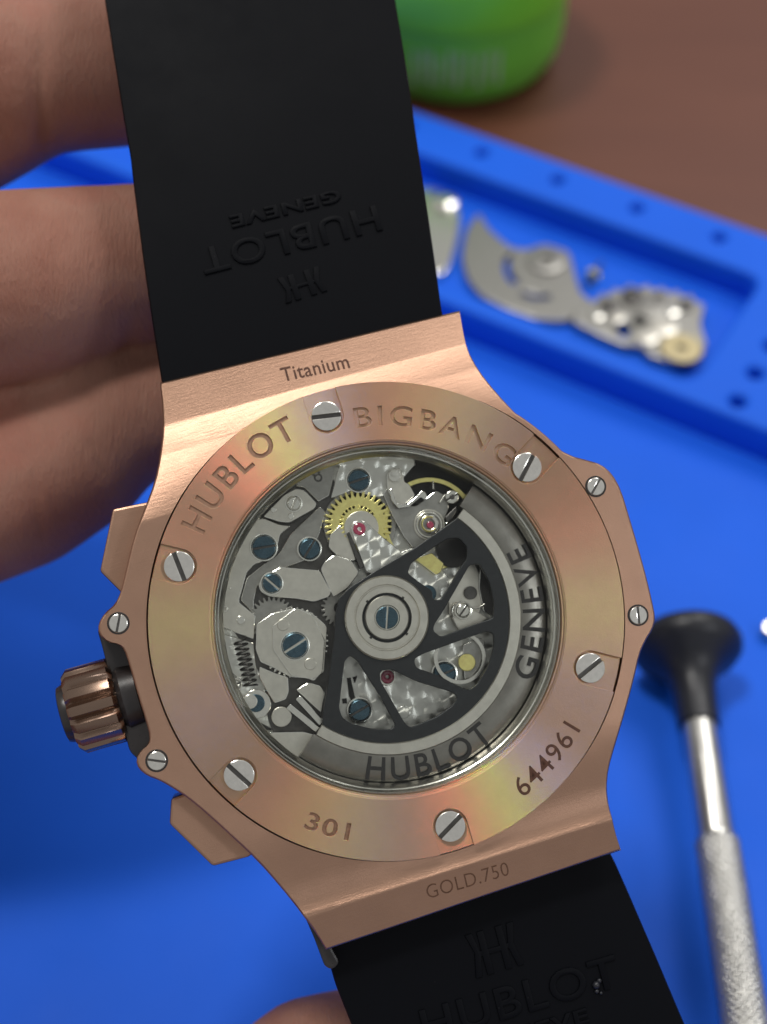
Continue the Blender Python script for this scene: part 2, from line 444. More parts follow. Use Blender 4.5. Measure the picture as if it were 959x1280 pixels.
for i, (x, y) in enumerate(dens):
    r = math.hypot(x, y); ux, uy = x/r, y/r; r = max(r, RIN+.5)
    rings = [RIN+(r-.16-RIN)*t/NR for t in range(NR+1)]
    v.append((ux*RIN, uy*RIN, -2.6))
    for q in rings: v.append((ux*q, uy*q, chsurf(ux*q, uy*q)))
    zz = chsurf(ux*r, uy*r); v.append((ux*r, uy*r, zz-.16)); v.append((ux*r, uy*r, min(-3.1, zz-.6)))
    v.append((ux*RIN, uy*RIN, min(-3.1, zz-.6)))
MC = NR+5
for i in range(ND):
    j = (i+1) % ND
    for k in range(MC):
        l = (k+1) % MC; f.append((i*MC+k, j*MC+k, j*MC+l, i*MC+l))
put('case', recalc(pymesh('case', v, f)), 'gold', watch, sharp=50, flat=False)
def shrink(poly, d):
    return [((math.hypot(x, y)-d)*x/math.hypot(x, y), (math.hypot(x, y)-d)*y/math.hypot(x, y)) for x, y in poly]
# dark composite middle of the case, with the crown guard standing out between the ears
mid = [p for p in shrink(sm, .45)]
guard = [P(x, y, -4.2) for x, y in [(122,786),(128,806),(136,838),(143,862),(153,900),(163,940),(182,955),(215,950),(205,860),(170,780),(140,775)]]
put('case_middle', join([plate_mesh(fillet(mid, .3, 2), [circle(0, 0, 16.5, 64)], 3.6, .15, -4.25), plate_mesh(fillet(guard, .5), (), 4.0, .25, -3.4)]), 'composite', watch, sharp=30)
put('bezel', lathe_mesh([(20.5, -7.7), (21.6, -7.75), (21.4, -9.3), (20.2, -10.1), (17.4, -10.1), (17.2, -9.6), (17.4, -7.7)], 128), 'gold_side', watch, sharp=30)
put('dial', plate_mesh(circle(0, 0, 17.5, 64), (), .6, .05, -8.6), 'letter', watch)
# black lug insert seen below the gold at the lower lug, with its two side screws
lugi = [P(x, y, -4.5) for x, y in [(380,1122),(398,1150),(414,1182),(424,1200),(415,1209),(405,1205),(392,1170),(379,1140)]]
li = put('lug_insert', plate_mesh(fillet(lugi, .4), (), 3.2, .2, -3.3), 'composite', watch, sharp=30)
# ---- caseback ring: notched for the screws, engraved
SCR = [(408,520),(659,584),(738,835),(563,1033),(299,969),(224,708)]
def lx(px, py): q = P(px, py, 0); return math.degrees(math.atan2(q[1], q[0])), math.hypot(*q)
def loops_of(me):
    """closed outlines of flat filled lettering"""
    bm = bmesh.new(); bm.from_mesh(me); bmesh.ops.remove_doubles(bm, verts=bm.verts, dist=1e-4)
    nxt = {}
    for e in bm.edges:
        if len(e.link_faces) == 1:
            l = e.link_loops[0]; nxt[l.vert.index] = l.link_loop_next.vert.index
    co = {v_.index: (v_.co.x, v_.co.y) for v_ in bm.verts}; bm.free(); out = []
    while nxt:
        k0, k1 = nxt.popitem(); lp = [co[k0]]
        while k1 != k0 and k1 in nxt: lp.append(co[k1]); k1 = nxt.pop(k1)
        if len(lp) > 2: out.append(lp)
    return out
def notched(rad):
    pts = []; hw = 1.42; cs = sorted(((math.atan2(*reversed(P(x, y, -.1))), P(x, y, -.1)) for x, y in SCR), key=lambda t: t[0])
    da = math.asin(hw/rad)
    for k, (a, c) in enumerate(cs):
        ux, uy = math.cos(a), math.sin(a); pts.append((rad*math.cos(a-da), rad*math.sin(a-da)))
        for t in range(17):
            b_ = -math.pi/2-math.pi*t/16; pts.append((c[0]+hw*(math.cos(b_)*ux-math.sin(b_)*uy), c[1]+hw*(math.cos(b_)*uy+math.sin(b_)*ux)))
        e = cs[(k+1) % 6][0]+(2*math.pi if k == 5 else 0)
        n = 40
        for t in range(n): aa = a+da+(e-a-2*da)*t/n; pts.append((rad*math.cos(aa), rad*math.sin(aa)))
    return pts
eng = []; floors = []
for word, h_, pa, pb, inw, o_, sp_ in (('HUBLOT', 2.05, (236, 660), (367, 537), False, .035, 1.2), ('BIGBANG', 1.7, (442, 514), (636, 582), False, .02, 1.25), ('301', 1.4, (384, 1024), (437, 1041), True, .03, 1.1)):
    (a_, ra), (b_, rb) = lx(*pa), lx(*pb)
    if inw: a_ %= 360; b_ %= 360
    LO = loops_of(arc_text(word, h_, (ra+rb)/2, (a_+b_)/2, abs(a_-b_), 0, 0, inw, sp_, off=o_)); eng += LO; floors.append((word, arc_text(word, h_, (ra+rb)/2, (a_+b_)/2, abs(a_-b_), .012, -.185, inw, sp_, off=o_-.012)))
n_in = [circle(0, 0, 14.6, 160)]
ring_eng = join([lathe_mesh([(19.5, -1.6), (19.5, -.56), (19.45, -.52), (14.3, -.52), (14.22, -1.6)], 200),
                 plate_mesh(notched(19.49), [circle(0, 0, 14.3, 160)], .32, .0, -.20),
                 plate_mesh(notched(19.47), n_in+eng, .20, .03, 0.0, 2),
                 lathe_mesh([(14.6, -.19), (14.62, -.04), (14.5, -.06), (14.33, -.30), (14.25, -1.5), (14.6, -1.5)], 200)])
back = put('case_back', ring_eng, 'turned', watch, sharp=25)
for wd_, fm in floors:
    if wd_ != 'BIGBANG': put('engraving', fm, 'mark2' if wd_ == '301' else 'mark3', back)
put('serial_number', arc_text('644961', 1.62, 17.35, -58.3, 23, .03, .004, True, 1.1, off=.01), 'mark', back)

def lettered(name, s, pa, pb, height, z, mat, th=.05, off=0., parent=watch):
    """a straight line of lettering lying on the lug between two spots"""
    a, b = Vector(P(*pa, z)), Vector(P(*pb, z)); d = b-a
    me = fit_text(s, d.length, height, th, 0, 1.05, off)
    ca, sa = d.x/d.length, d.y/d.length; mid_ = (a+b)/2
    for vv in me.vertices:
        x, y, h = vv.co; X, Y = mid_.x+x*ca-y*sa, mid_.y+x*sa+y*ca; vv.co = (X, Y, chsurf(X, Y)+h+.004)
    return put(name, me, mat, parent)
case_o = bpy.data.objects['case']
lettered('engraving', 'Titanium', (352, 467), (436, 450), 1.35, -1.8, 'mark', .03, .02, parent=case_o)
lettered('hallmark', 'GOLD.750', (533, 1115), (635, 1085), 1.15, -1.2, 'mark4', .03, -.012, parent=case_o)

ANG = [8, 62, 38, 45, -42, -68]
for (x, y), ag in zip(SCR, ANG):
    c = P(x, y, -.15); me = screw_mesh(1.24, 1.1, .32, .36, R(ag)-.2886, .09)
    me.transform(Matrix.Translation((c[0], c[1], -.08))); put('screw', me, 'steel', watch, sharp=35)
for (x, y, ag) in ((745, 608, 60), (798, 769, 95), (148, 779, 80), (196, 951, -8)):
    c = P(x, y, -.2); me = screw_mesh(.74, .8, .16, .09, R(ag)-.2886, .06); me.transform(Matrix.Translation((c[0], c[1], -.16)))
    s_ = put('ear_screw', me, 'steel', watch, sharp=35)
    put('screw_gap_ring', (lambda m_: (m_.transform(Matrix.Translation((c[0], c[1], 0))), m_)[1])(lathe_mesh([(.76, -.275), (.86, -.275), (.9, -.255), (.8, -.225), (.76, -.235)], 32)), 'gap_shade', s_, sharp=40)  # dark ring painted as the shaded gap round the screw

# ---- crown and pushers
cx_, cy_ = P(165, 869, -5); ex_, ey_ = P(78, 894, -5); ax = Vector((ex_-cx_, ey_-cy_)); L = ax.length; ca = math.atan2(ax.y, ax.x)
crown = bpy.data.objects.new('crown', None); col.objects.link(crown); crown.parent = watch
crown.matrix_local = Matrix.Translation((cx_, cy_, -5.0)) @ Matrix.Rotation(ca, 4, 'Z') @ Matrix.Rotation(R(90), 4, 'Y')   # local z = outwards
def fluted(r, n, depth, z0_, z1_, seg=12):
    v, f = [], []; tot = n*seg; prof = [(z0_, .86), (z0_+.35, 1), (z1_-.45, 1), (z1_, .88)]
    for z, s in prof:
        for i in range(tot):
            a = 2*math.pi*i/tot; ph = (i % seg)/seg; d = depth*(max(0, math.cos(2*math.pi*ph)))**1.4 if True else 0
            rr = (r-d)*s; v.append((rr*math.cos(a), rr*math.sin(a), z))
    for k in range(len(prof)-1):
        for i in range(tot): f.append((k*tot+i, k*tot+(i+1) % tot, (k+1)*tot+(i+1) % tot, (k+1)*tot+i))
    f.append(tuple(range(tot))[::-1]); f.append(tuple((len(prof)-1)*tot+i for i in range(tot)))
    return recalc(pymesh('fl', v, f))
put('knurled_body', fluted(3.55, 15, .42, 1.0, L-.75), 'gold_shaded', crown, sharp=45)
put('stem_collar', lathe_mesh([(0, -.6), (2.9, -.6), (3.0, .6), (2.6, 1.2), (0, 1.2)], 48), 'composite', crown, sharp=35)
put('cap', lathe_mesh([(0, L-1.0), (2.35, L-1.0), (2.45, L-.5), (2.3, L-.1), (2.0, L), (0, L)], 48), 'composite', crown, sharp=35)
for pts in ([(141,636),(186,627),(200,660),(165,742),(152,741),(125,714),(127,704)], [(214,998),(212,1030),(266,1083),(312,1071),(330,1050),(250,985)]):
    q = [P(x, y, -2.6) for x, y in pts]
    put('pusher', plate_mesh(fillet(q, .25), (), 4.4, .22, -2.6), 'gold', watch, sharp=30)

# ---- strap, two halves
def strap_z(y): s = max(0, abs(y)-22.5); return -4.2-.0016*s*s
def on_strap(px, py):
    z = -4.2
    for _ in range(4): q = P(px, py, z); z = strap_z(q[1])
    return Vector((q[0], q[1], z))
def strap(lefts, rights, TH=3.0):
    rows = []
    for i in range(41):
        t = i/40
        def at(c):
            u = t*(len(c)-1); k = min(int(u), len(c)-2); w_ = u-k
            return (c[k][0]*(1-w_)+c[k+1][0]*w_, c[k][1]*(1-w_)+c[k+1][1]*w_)
        rows.append((on_strap(*at(lefts)), on_strap(*at(rights))))
    v, f = [], []
    for a, b in rows:
        d = (b-a).normalized(); n = 26
        lp = [(a, -TH), (a, -.35), (a+d*.12, -.1)]
        for k in range(1, n): 
            t = k/n; lp.append((a+(b-a)*t, -.0-.10*(2*t-1)**4))
        lp += [(b-d*.12, -.1), (b, -.35), (b, -TH)]
        for p, dz in lp: v.append((p.x, p.y, p.z+dz))
    m = len(lp)
    for i in range(len(rows)-1):
        for k in range(m):
            l = (k+1) % m; f.append((i*m+k, i*m+l, (i+1)*m+l, (i+1)*m+k))
    f.append(tuple(range(m))); f.append(tuple((len(rows)-1)*m+k for k in range(m)))
    return recalc(pymesh('s', v, f))
s_top = put('strap', strap([(206,505),(201,470),(190,400),(179,325),(168,240),(163,195),(155,150),(142,70),(131,0),(110,-130)], [(560,420),(553,388),(545,330),(537,275),(528,215),(521,168),(515,125),(505,60),(495,0),(474,-130)]), 'rubber', watch, sharp=30)
s_top['label'] = 'upper black rubber strap half with lettering upside down'
s_bot = put('strap', strap([(398,1160),(410,1195),(420,1232),(431,1260),(441,1285),(474,1372),(515,1480),(556,1590)], [(752,1045),(769,1076),(785,1112),(804,1156),(823,1200),(847,1257),(880,1334),(926,1446)]), 'rubber', watch, sharp=30)
s_bot['label'] = 'lower black rubber strap half with upright lettering'
def strap_text(name, s, pa, pb, height, parent, off=0., th=.20, bev=.06):
    a, b = on_strap(*pa), on_strap(*pb); d = Vector((b.x-a.x, b.y-a.y)); me = fit_text(s, d.length, height, th, bev, 1.1, off) if isinstance(s, str) else s(d.length, height)
    c, sn = d.x/d.length, d.y/d.length; mx, my = (a.x+b.x)/2, (a.y+b.y)/2
    for q in me.vertices:
        x, y, h = q.co; X, Y = mx+x*c-y*sn, my+x*sn+y*c; q.co = (X, Y, strap_z(Y)+h)
    put(name, me, 'rubber', parent, sharp=40)
def logo(wd, ht):
    """two facing uprights joined by slanting bars"""
    ms = []
    for s in (1, -1):
        for pts in ([(.12, -.5), (.26, -.5), (.26, .5), (.12, .5)], [(.36, .5), (.5, .5), (.40, .06), (.5, -.5), (.37, -.5), (.28, -.02)]):
            q = [(s*x*wd, y*ht) for x, y in pts]
            ms.append(plate_mesh(q if s > 0 else q[::-1], (), .3, .06, .15))
    ms.append(plate_mesh([(-.3*wd, .06*ht), (.3*wd, .06*ht), (.3*wd, -.06*ht), (-.3*wd, -.06*ht)], (), .26, .06, .13))
    return join(ms)
strap_text('raised_lettering', 'HUBLOT', (474, 272), (252, 328), 2.35, s_top)
strap_text('raised_lettering', 'GENEVE', (426, 244), (288, 278), 1.15, s_top)
strap_text('raised_emblem', logo, (404, 348), (352, 364), 2.3, s_top)
strap_text('raised_lettering', 'HUBLOT', (528, 1283), (772, 1212), 2.7, s_bot)
strap_text('raised_lettering', 'GENEVE', (585, 1312), (735, 1268), 1.25, s_bot)
strap_text('raised_emblem', logo, (588, 1196), (648, 1178), 3.6, s_bot)

# ---- inside the glazed back: movement
put('flange_ring', lathe_mesh([(14.24, -1.05), (14.1, -1.02), (13.95, -1.25), (13.85, -1.3), (13.52, -1.75), (13.45, -1.9), (13.45, -5.4), (14.3, -5.4)], 160), 'steel', watch, sharp=20)
put('main_plate', plate_mesh(circle(0, 0, 14.0, 128), (), .8, .05, -4.6), 'perlage', watch, sharp=30)
def polish(o):                                  # bevels of the plates are polished bright
    o.data.materials.append(M['bright'])
    for p in o.data.polygons:
        if .05 < p.normal.z < .98: p.material_index = 1
    return o
def pl(name, pts, z, th, mat='steel_satin', r=3, holes=(), bev=.05, parent=watch, conv=None, extra=None):
    if conv: pts = [conv(p) for p in pts]
    q = [P(x, y, z) for x, y in fillet(pts, r)]
    return polish(put(name, plate_mesh(q, holes, th, bev, z, 1, .05), mat, parent, sharp=13))
def scr(px, py, rpx, z, mat='blue', ag=0., parent=watch, rim=True, slot=.16):
    c = P(px, py, z); r = rpx/15.0
    me = screw_mesh(r, .6, slot, .16, R(ag)-.2886, .09); me.transform(Matrix.Translation((c[0], c[1], z)))
    o = put('screw', me, mat, parent, sharp=35)
    if rim:
        m2 = lathe_mesh([(r+.03, z-.5), (r+.03, z-.1), (r+.1, z-.04), (r+.2, z-.06), (r+.22, z-.5)], 36); m2.transform(Matrix.Translation((c[0], c[1], 0)))
        if parent is watch: put('countersink', m2, 'steel', o, sharp=30)
        else: put('countersink', m2, 'steel', parent, sharp=30)
    return o
def disc(name, px, py, rpx, z, th, mat, parent=watch, bev=.05, hole=0):
    c = P(px, py, z); return put(name, plate_mesh(circle(c[0], c[1], rpx/15.0, 40), [circle(c[0], c[1], hole/15.0, 24)] if hole else (), th, bev, z), mat, parent, sharp=13)
# left bridges
put('bridge_gap_shade', plate_mesh([P(x, y, -4.45) for x, y in fillet([(272,760),(300,670),(345,615),(395,585),(420,600),(412,640),(420,700),(425,760),(412,900),(395,925),(350,935),(335,900),(330,850),(300,800)], 8)], (), .14, .02, -4.45), 'steel_dark', watch, sharp=13)  # dark sheet added as the shade seen between the bridges
b_left = pl('bridge', [(319,650),(330,647),(349,655),(365,657),(351,668),(346,690),(332,701),(318,706),(309,716),(304,735),(299,752),(320,769),(318,800),(296,792),(274,782),(269,760),(275,718),(285,688),(301,662)], -3.5, 1.0)
b_cov = pl('bridge', [(328,646),(355,618),(370,610),(381,612),(397,629),(394,636),(362,654),(350,653)], -3.1, .9, r=4)
pl('bridge', [(320,772),(300,750),(308,722),(330,704),(350,690),(362,668),(400,632),(408,640),(400,668),(384,700),(352,712),(322,733),(318,752)], -3.95, .6, 'steel_grey')
b_rat = pl('bridge', [(322,730),(330,720),(350,708),(400,712),(415,740),(413,746),(393,753),(370,749),(336,746),(325,740)], -3.3, .9, r=4)
b_mid = pl('bridge', [(320,780),(340,766),(370,759),(390,765),(405,778),(410,783),(406,840),(393,852),(385,849),(363,847),(345,837),(325,828),(319,812)], -3.2, .9, r=3)
b_low = pl('bridge', [(324,832),(345,841),(361,846),(362,865),(358,875),(343,880),(335,868),(323,846)], -3.35, .9)
pl('cover_plate', [(340,782),(368,760),(372,760),(392,768),(407,800),(404,842),(392,850),(364,846),(341,813)], -3.0, .25, r=4, parent=b_mid)
pl('lever', [(369,862),(386,852),(402,857),(407,866),(402,892),(388,880)], -3.5, .6)
for (a, b) in (((360, 882), (398, 913)), ((372, 871), (403, 905))):
    d = Vector((b[0]-a[0], b[1]-a[1])).normalized(); n = Vector((-d.y, d.x))*4.6
    pl('lever_bar', [(a[0]+n.x, a[1]+n.y), (b[0]+n.x, b[1]+n.y), (b[0]-n.x, b[1]-n.y), (a[0]-n.x, a[1]-n.y)], -3.2, .5, 'steel', r=2)
pl('bridge', [(336,915),(380,914),(394,918),(370,952),(345,935)], -3.3, .8)
disc('boss', 352, 896, 12.5, -3.4, .6, 'steel_satin')
disc('boss', 354, 781, 7.5, -2.93, .12, 'steel_satin', b_mid); disc('boss', 388, 830, 7.5, -2.93, .12, 'steel_satin', b_mid)
scr(369, 807, 15.5, -2.9, ag=33, parent=b_mid)
scr(330, 684, 14.5, -3.3, ag=10, parent=b_left); scr(387, 686, 12.5, -3.6, ag=60); scr(340, 729, 11.5, -3.15, ag=-40, parent=b_rat)
scr(367.5, 629, 8, -2.95, 'steel', 70, b_cov, slot=.12); disc('pin', 342, 637, 3.6, -3.0, .3, 'steel', b_cov); disc('pin', 364, 645, 4, -3.02, .2, 'steel', b_cov)
disc('pin', 281, 761, 4.2, -3.35, .3, 'steel', b_left, hole=2); disc('pin', 301, 775, 5.2, -3.3, .4, 'steel', b_left); disc('pin', 277, 744, 1.6, -3.4, .2, 'steel', b_left); disc('pin', 288, 735, 1.4, -3.4, .2, 'steel', b_left)
# toothed wheel below the middle bridge and between ratchet bridge and rotor
def gear(px, py, rpx, teeth, z, mat, th=.35, depth=.45, spokes=0, hole=.5, rot=0.):
    c = P(px, py, z); me = gear_mesh(rpx/15.0, teeth, depth, th, hole, spokes); me.transform(Matrix.Translation((c[0], c[1], z)) @ Matrix.Rotation(rot, 4, 'Z'))
    return put('gear', me, mat, watch, sharp=25)
gear(367, 803, 44, 40, -3.75, 'steel'); gear(425, 760, 24, 22, -3.95, 'steel_grey', depth=.35); gear(341, 775, 30, 28, -3.9, 'steel_grey', depth=.4)
# coil spring at the lower left
a, b = P(300, 800, -3.7), P(314, 858, -3.7); path = []
for i in range(181):
    t = i/180; an = t*9*2*math.pi; ax2 = Vector((b[0]-a[0], b[1]-a[1])); n2 = Vector((-ax2.y, ax2.x)).normalized(); c2 = Vector(a)+ax2*t
    path.append((c2.x+n2.x*.52*math.cos(an), c2.y+n2.y*.52*math.cos(an), -3.55+.45*math.sin(an)))
put('coil_spring', tube_mesh(path, .085, 8), 'steel_dark', watch, sharp=60)
scr(295, 856, 5.5, -3.7, 'steel', 30, slot=.1); disc('boss', 321, 880, 18, -4.0, .5, 'steel'); disc('crescent_cap', 320, 879, 11, -3.8, .3, 'blue'); disc('boss', 313, 877, 9, -3.65, .3, 'steel')
pl('bridge', [(276,790),(318,803),(322,845),(300,850),(284,838),(274,805)], -4.2, .5, 'perlage')
pl('slot_shade', [(325,902),(340,910),(341,914),(332,913),(326,906)], -4.3, .25, 'gap_shade', r=1.5)  # dark patch in place of slot shade
# top bridges
pl('bridge', [(349,604),(380,580),(428,566),(420,588),(412,620),(398,628),(380,610),(366,608)], -4.0, .6, 'steel_grey', r=2)
b_top = pl('bridge', [(430,566),(470,562),(510,566),(520,580),(486,620),(470,622),(440,614),(413,624),(421,590)], -3.7, .8, 'perlage', r=3)
scr(448.5, 600, 13.2, -3.5, ag=20, parent=b_top)
m_ = disc('number_boss', 398, 597, 5.5, -3.95, .1, 'steel_dark', hole=3)
# gilt wheel, its cock and ruby
disc('wheel_disc', 448, 654, 49, -4.5, .1, 'gap_shade'); disc('wheel_rim', 450, 655, 46.5, -4.1, .3, 'steel_grey', hole=40)  # near-black disc stands in for the shade around the wheel
gear(448, 655, 43, 34, -3.62, 'brass', .4, .62, 5, .7, .1)
gear(448, 655, 24, 26, -3.42, 'brass', .3, .3, 0, .5, .1)
disc('cover_disc', 452, 660, 22, -3.3, .25, 'steel_satin')
pl('bridge', [(400,712),(404,703),(418,692),(440,700),(450,716),(436,735),(417,748),(412,738)], -3.25, .8, r=5)
pl('click_plate', [(412,668),(425,655),(433,662),(446,700),(440,702),(420,694),(410,684)], -3.45, .4, r=3)
pl('arm', [(432,666),(437,663),(457,708),(450,713)], -3.2, .4, 'steel_dark', r=1)
b_cock = pl('bridge', [(437,660),(442,651),(452,649),(462,655),(478,670),(506,692),(470,720),(458,716)], -2.95, .8, 'perlage', r=5)
disc('jewel', 449.5, 661, 8.2, -2.85, .35, 'ruby', b_cock, .12, 2.2); disc('jewel_setting', 449.5, 661, 10, -2.92, .2, 'steel', b_cock, .03, 8.3)
# balance side, upper right
disc('balance_well_shade', 545, 625, 52, -4.35, .1, 'gap_shade')  # near-black disc in place of shade below the balance
c = P(537, 655, -4.1); me = lathe_mesh([(3.6, -4.2), (3.95, -4.2), (3.95, -3.95), (3.6, -3.95)], 72); me.transform(Matrix.Translation((c[0], c[1], 0))); bw = put('balance_wheel', me, 'brass', watch, sharp=30)
b_bal = pl('bridge', [(478,618),(490,600),(500,630),(520,632),(545,612),(560,620),(562,636),(552,660),(520,690),(505,672),(490,645)], -3.6, .7, 'steel_grey', r=4)
b_reg = pl('bridge', [(483,592),(488,585),(500,584),(506,594),(506,602),(512,604),(520,619),(515,624),(505,632),(494,630),(486,618),(483,606)], -3.1, .6, 'steel_satin', r=3)
disc('boss', 493.5, 594, 8, -2.85, .3, 'steel', b_reg, hole=0); disc('stud', 493, 592, 4, -2.7, .3, 'steel', b_reg)
pl('lever', [(486,612),(490,609),(497,628),(508,630),(520,620),(527,612),(532,614),(535,620),(532,626),(526,622),(512,634),(498,636),(489,626)], -2.9, .35, 'steel', r=1.5)
scr(565.5, 621, 8.6, -3.0, 'steel', 30, slot=.1, rim=False); disc('boss', 565.5, 621, 3.4, -2.95, .15, 'steel_dark')
for rr, mm, zz in ((20, 'steel_satin', -3.45), (17, 'steel', -3.35)): disc('regulator_ring', 537, 656, rr, zz, .25, mm, b_bal, .04, rr-2.6)
disc('jewel_setting', 537, 655, 12, -3.3, .3, 'steel', b_bal, .06, 7); disc('jewel', 538, 656, 4.6, -3.3, .3, 'ruby', b_bal, .06)
c = P(537, 655, -3.1); sp = [(c[0]+.62*math.cos(t*.2), c[1]+.62*math.sin(t*.2), -3.1) for t in range(4, 28)]
put('lyre_spring', tube_mesh(sp, .075, 8), 'brass', b_bal, sharp=60)
pl('pin_lever', [(548,628),(556,616),(559,618),(551,630)], -3.3, .3, 'steel', r=.8); pl('pin_lever', [(540,600),(543,600),(544,612),(540,612)], -3.6, .3, 'steel', r=.8)
pl('arm', [(556,646),(570,632),(573,637),(566,648),(559,655)], -2.9, .3, 'steel_dark', r=1)
# seen through the rotor openings
b_w1 = pl('bridge', [(500,690),(520,682),(545,702),(562,722),(556,760),(530,760),(500,715)], -3.9, .5, 'perlage', r=2)
pl('wheel_bridge', [(516,698),(540,690),(556,704),(552,716),(545,720)], -3.5, .4, 'brass', r=2); disc('wheel_disc', 566, 690, 20, -3.7, .1, 'gap_shade')  # the near-black disc is painted shade
pl('bridge', [(560,730),(592,700),(602,720),(606,745),(598,775),(560,770)], -4.0, .4, 'steel_satin', r=3); disc('wheel_disc', 588.5, 741, 8.5, -3.75, .3, 'steel_dark')
pl('bridge', [(600,700),(625,735),(625,775),(604,765),(598,735)], -3.8, .3, 'gap_shade', r=3)  # near-black sheet: shade of the opening put into colour
b_cl = pl('click', [(564,758),(570,751),(580,752),(590,760),(612,772),(600,780),(574,790),(566,775)], -3.55, .5, 'steel_satin', r=2)
scr(579.5, 763, 8.2, -3.2, 'steel', 55, slot=.12, parent=b_cl)
sp = [P(x, y, -3.2) for x, y in [(568,772),(565,764),(568,756),(576,752),(584,754),(590,760),(598,760),(606,755)]]
put('click_spring', tube_mesh([(x, y, -3.25) for x, y in sp], .07, 8), 'steel', watch, sharp=60)
scr(556, 842, 13.5, -3.9, ag=25)
pl('wheel_bridge', [(578,806),(600,796),(607,800),(606,815),(600,835),(590,848),(580,850)], -3.8, .3, 'steel_grey', r=3); disc('wheel_disc', 584, 828, 11, -3.6, .2, 'brass')
c = P(575, 822, -3.5); me = lathe_mesh([(1.9, -3.7), (2.2, -3.7), (2.2, -3.45), (1.9, -3.45)], 48); me.transform(Matrix.Translation((c[0], c[1], 0))); put('balance_rim', me, 'steel', watch, sharp=30)
scr(450, 888, 13.2, -3.9, ag=30)
pl('slot_shade', [(433,847),(439,846),(445,873),(440,879),(436,870)], -4.45, .2, 'gap_shade', r=.8); pl('slot_shade', [(440,846),(447,844),(443,855)], -4.45, .2, 'gap_shade', r=.8); pl('slot_shade', [(427,873),(434,872),(435,880),(428,880)], -4.45, .2, 'gap_shade', r=.8)  # dark patches stand in for shade inside the slots
disc('jewel_setting', 484.5, 846, 11, -4.2, .4, 'steel', hole=8.2); disc('jewel', 484.5, 846, 8.6, -4.15, .35, 'ruby', bev=.14, hole=2.2)
disc('boss', 505, 890, 8, -4.5, .15, 'perlage'); disc('pin', 535, 742, 11, -3.6, .4, 'blue')

# ---- rotor: black skeleton plate, bright band, heavy dark rim with lettering, hub
rotor = bpy.data.objects.new('rotor', None); col.objects.link(rotor); rotor.parent = watch
ZR = -1.95; A0, A1 = R(38.5), R(-138.0)
arc = [(10.25*math.cos(A0+(A1-A0)*t/60), 10.25*math.sin(A0+(A1-A0)*t/60)) for t in range(61)]
edge = [P(x, y, ZR) for x, y in [(404,890),(409,862),(414,826),(418,795),(419,770),(424,748),(436,735),(470,713),(520,684)]]
def win(pts, conv, r=4): return [P(x, y, ZR) for x, y in fillet([conv(p) for p in pts], r)]
same = lambda p: p
wins = [win([(183,650),(200,605),(300,535),(365,492),(420,488),(458,530),(455,585),(430,620),(335,775),(300,772),(296,730),(240,695)], z2),
        win([(470,612),(515,608),(560,690),(582,790),(578,858),(440,905),(335,945),(300,915),(308,885),(345,830),(400,735)], z2),
        win([(213,235),(250,213),(420,152),(545,108),(580,118),(582,175),(558,262),(505,350),(465,378),(400,352),(330,312),(222,275)], z4),
        win([(55,290),(108,283),(230,340),(395,390),(415,415),(390,450),(320,500),(195,552),(170,530),(58,335)], z4),
        win([(431,826),(438,819),(447,826),(475,870),(495,907),(488,912),(465,911),(440,905),(428,897),(424,885),(428,850)], same)]
put('skeleton_plate', plate_mesh(arc+edge, wins, .55, .07, ZR), 'black', rotor, sharp=25)
put('inner_band', lathe_mesh([(10.2, ZR+.05), (10.28, ZR+.12), (11.12, ZR+.12), (11.18, ZR+.02), (11.18, ZR-.9), (10.2, ZR-.9)], 110, A1, A0), 'steel_satin', rotor, sharp=25)
wt_ = put('weight', lathe_mesh([(11.2, ZR-.02), (11.5, ZR+.03), (13.0, ZR-.12), (13.35, ZR-.3), (13.37, ZR-1.9), (11.2, ZR-1.9)], 110, A1-R(1), A0+R(2)), 'weight', rotor, sharp=25)
put('weight_lettering', arc_text('HUBLOT', 1.95, 12.3, -89.5, 50, .10, ZR-.01, True, 1.15, off=.03), 'letter', wt_)
put('weight_lettering', arc_text('GENEVE', 1.95, 12.3, -14, 52, .10, ZR-.01, True, 1.15, off=.03), 'letter', wt_)
hub = put('hub', lathe_mesh([(0, ZR-.2), (3.5, ZR-.2), (3.5, ZR+.25), (3.38, ZR+.36), (2.75, ZR+.36), (2.70, ZR+.12), (2.58, ZR+.12), (2.55, ZR+.30), (2.06, ZR+.30), (2.02, ZR-.12), (1.84, ZR-.12), (1.82, ZR+.38), (1.74, ZR+.43), (1.06, ZR+.43), (1.0, ZR+.30), (0, ZR+.30)], 96, closed=False), 'steel_satin', rotor, sharp=25)
c = P(484, 772, ZR+.4); hub.location = (c[0], c[1], 0)
me = screw_mesh(.93, .4, .13, .14, R(70), .06); me.transform(Matrix.Translation((0, 0, ZR+.42))); put('screw', me, 'blue', hub, sharp=35)
for i in range(4):
    me = plate_mesh([(2.05, -.1), (2.2, -.1), (2.2, .1), (2.05, .1)], (), .1, .0, ZR+.34); me.transform(Matrix.Rotation(i*math.pi/2+.6, 4, 'Z')); put('notch_shade', me, 'gap_shade', hub)  # dark tabs painted as the shade in the hub notches

# ---- glass over the back
put('crystal', lathe_mesh([(0, -.32), (13.8, -.32), (14.2, -.5), (14.2, -1.0), (0, -1.0)], 128, closed=False), 'glass', watch, sharp=8)

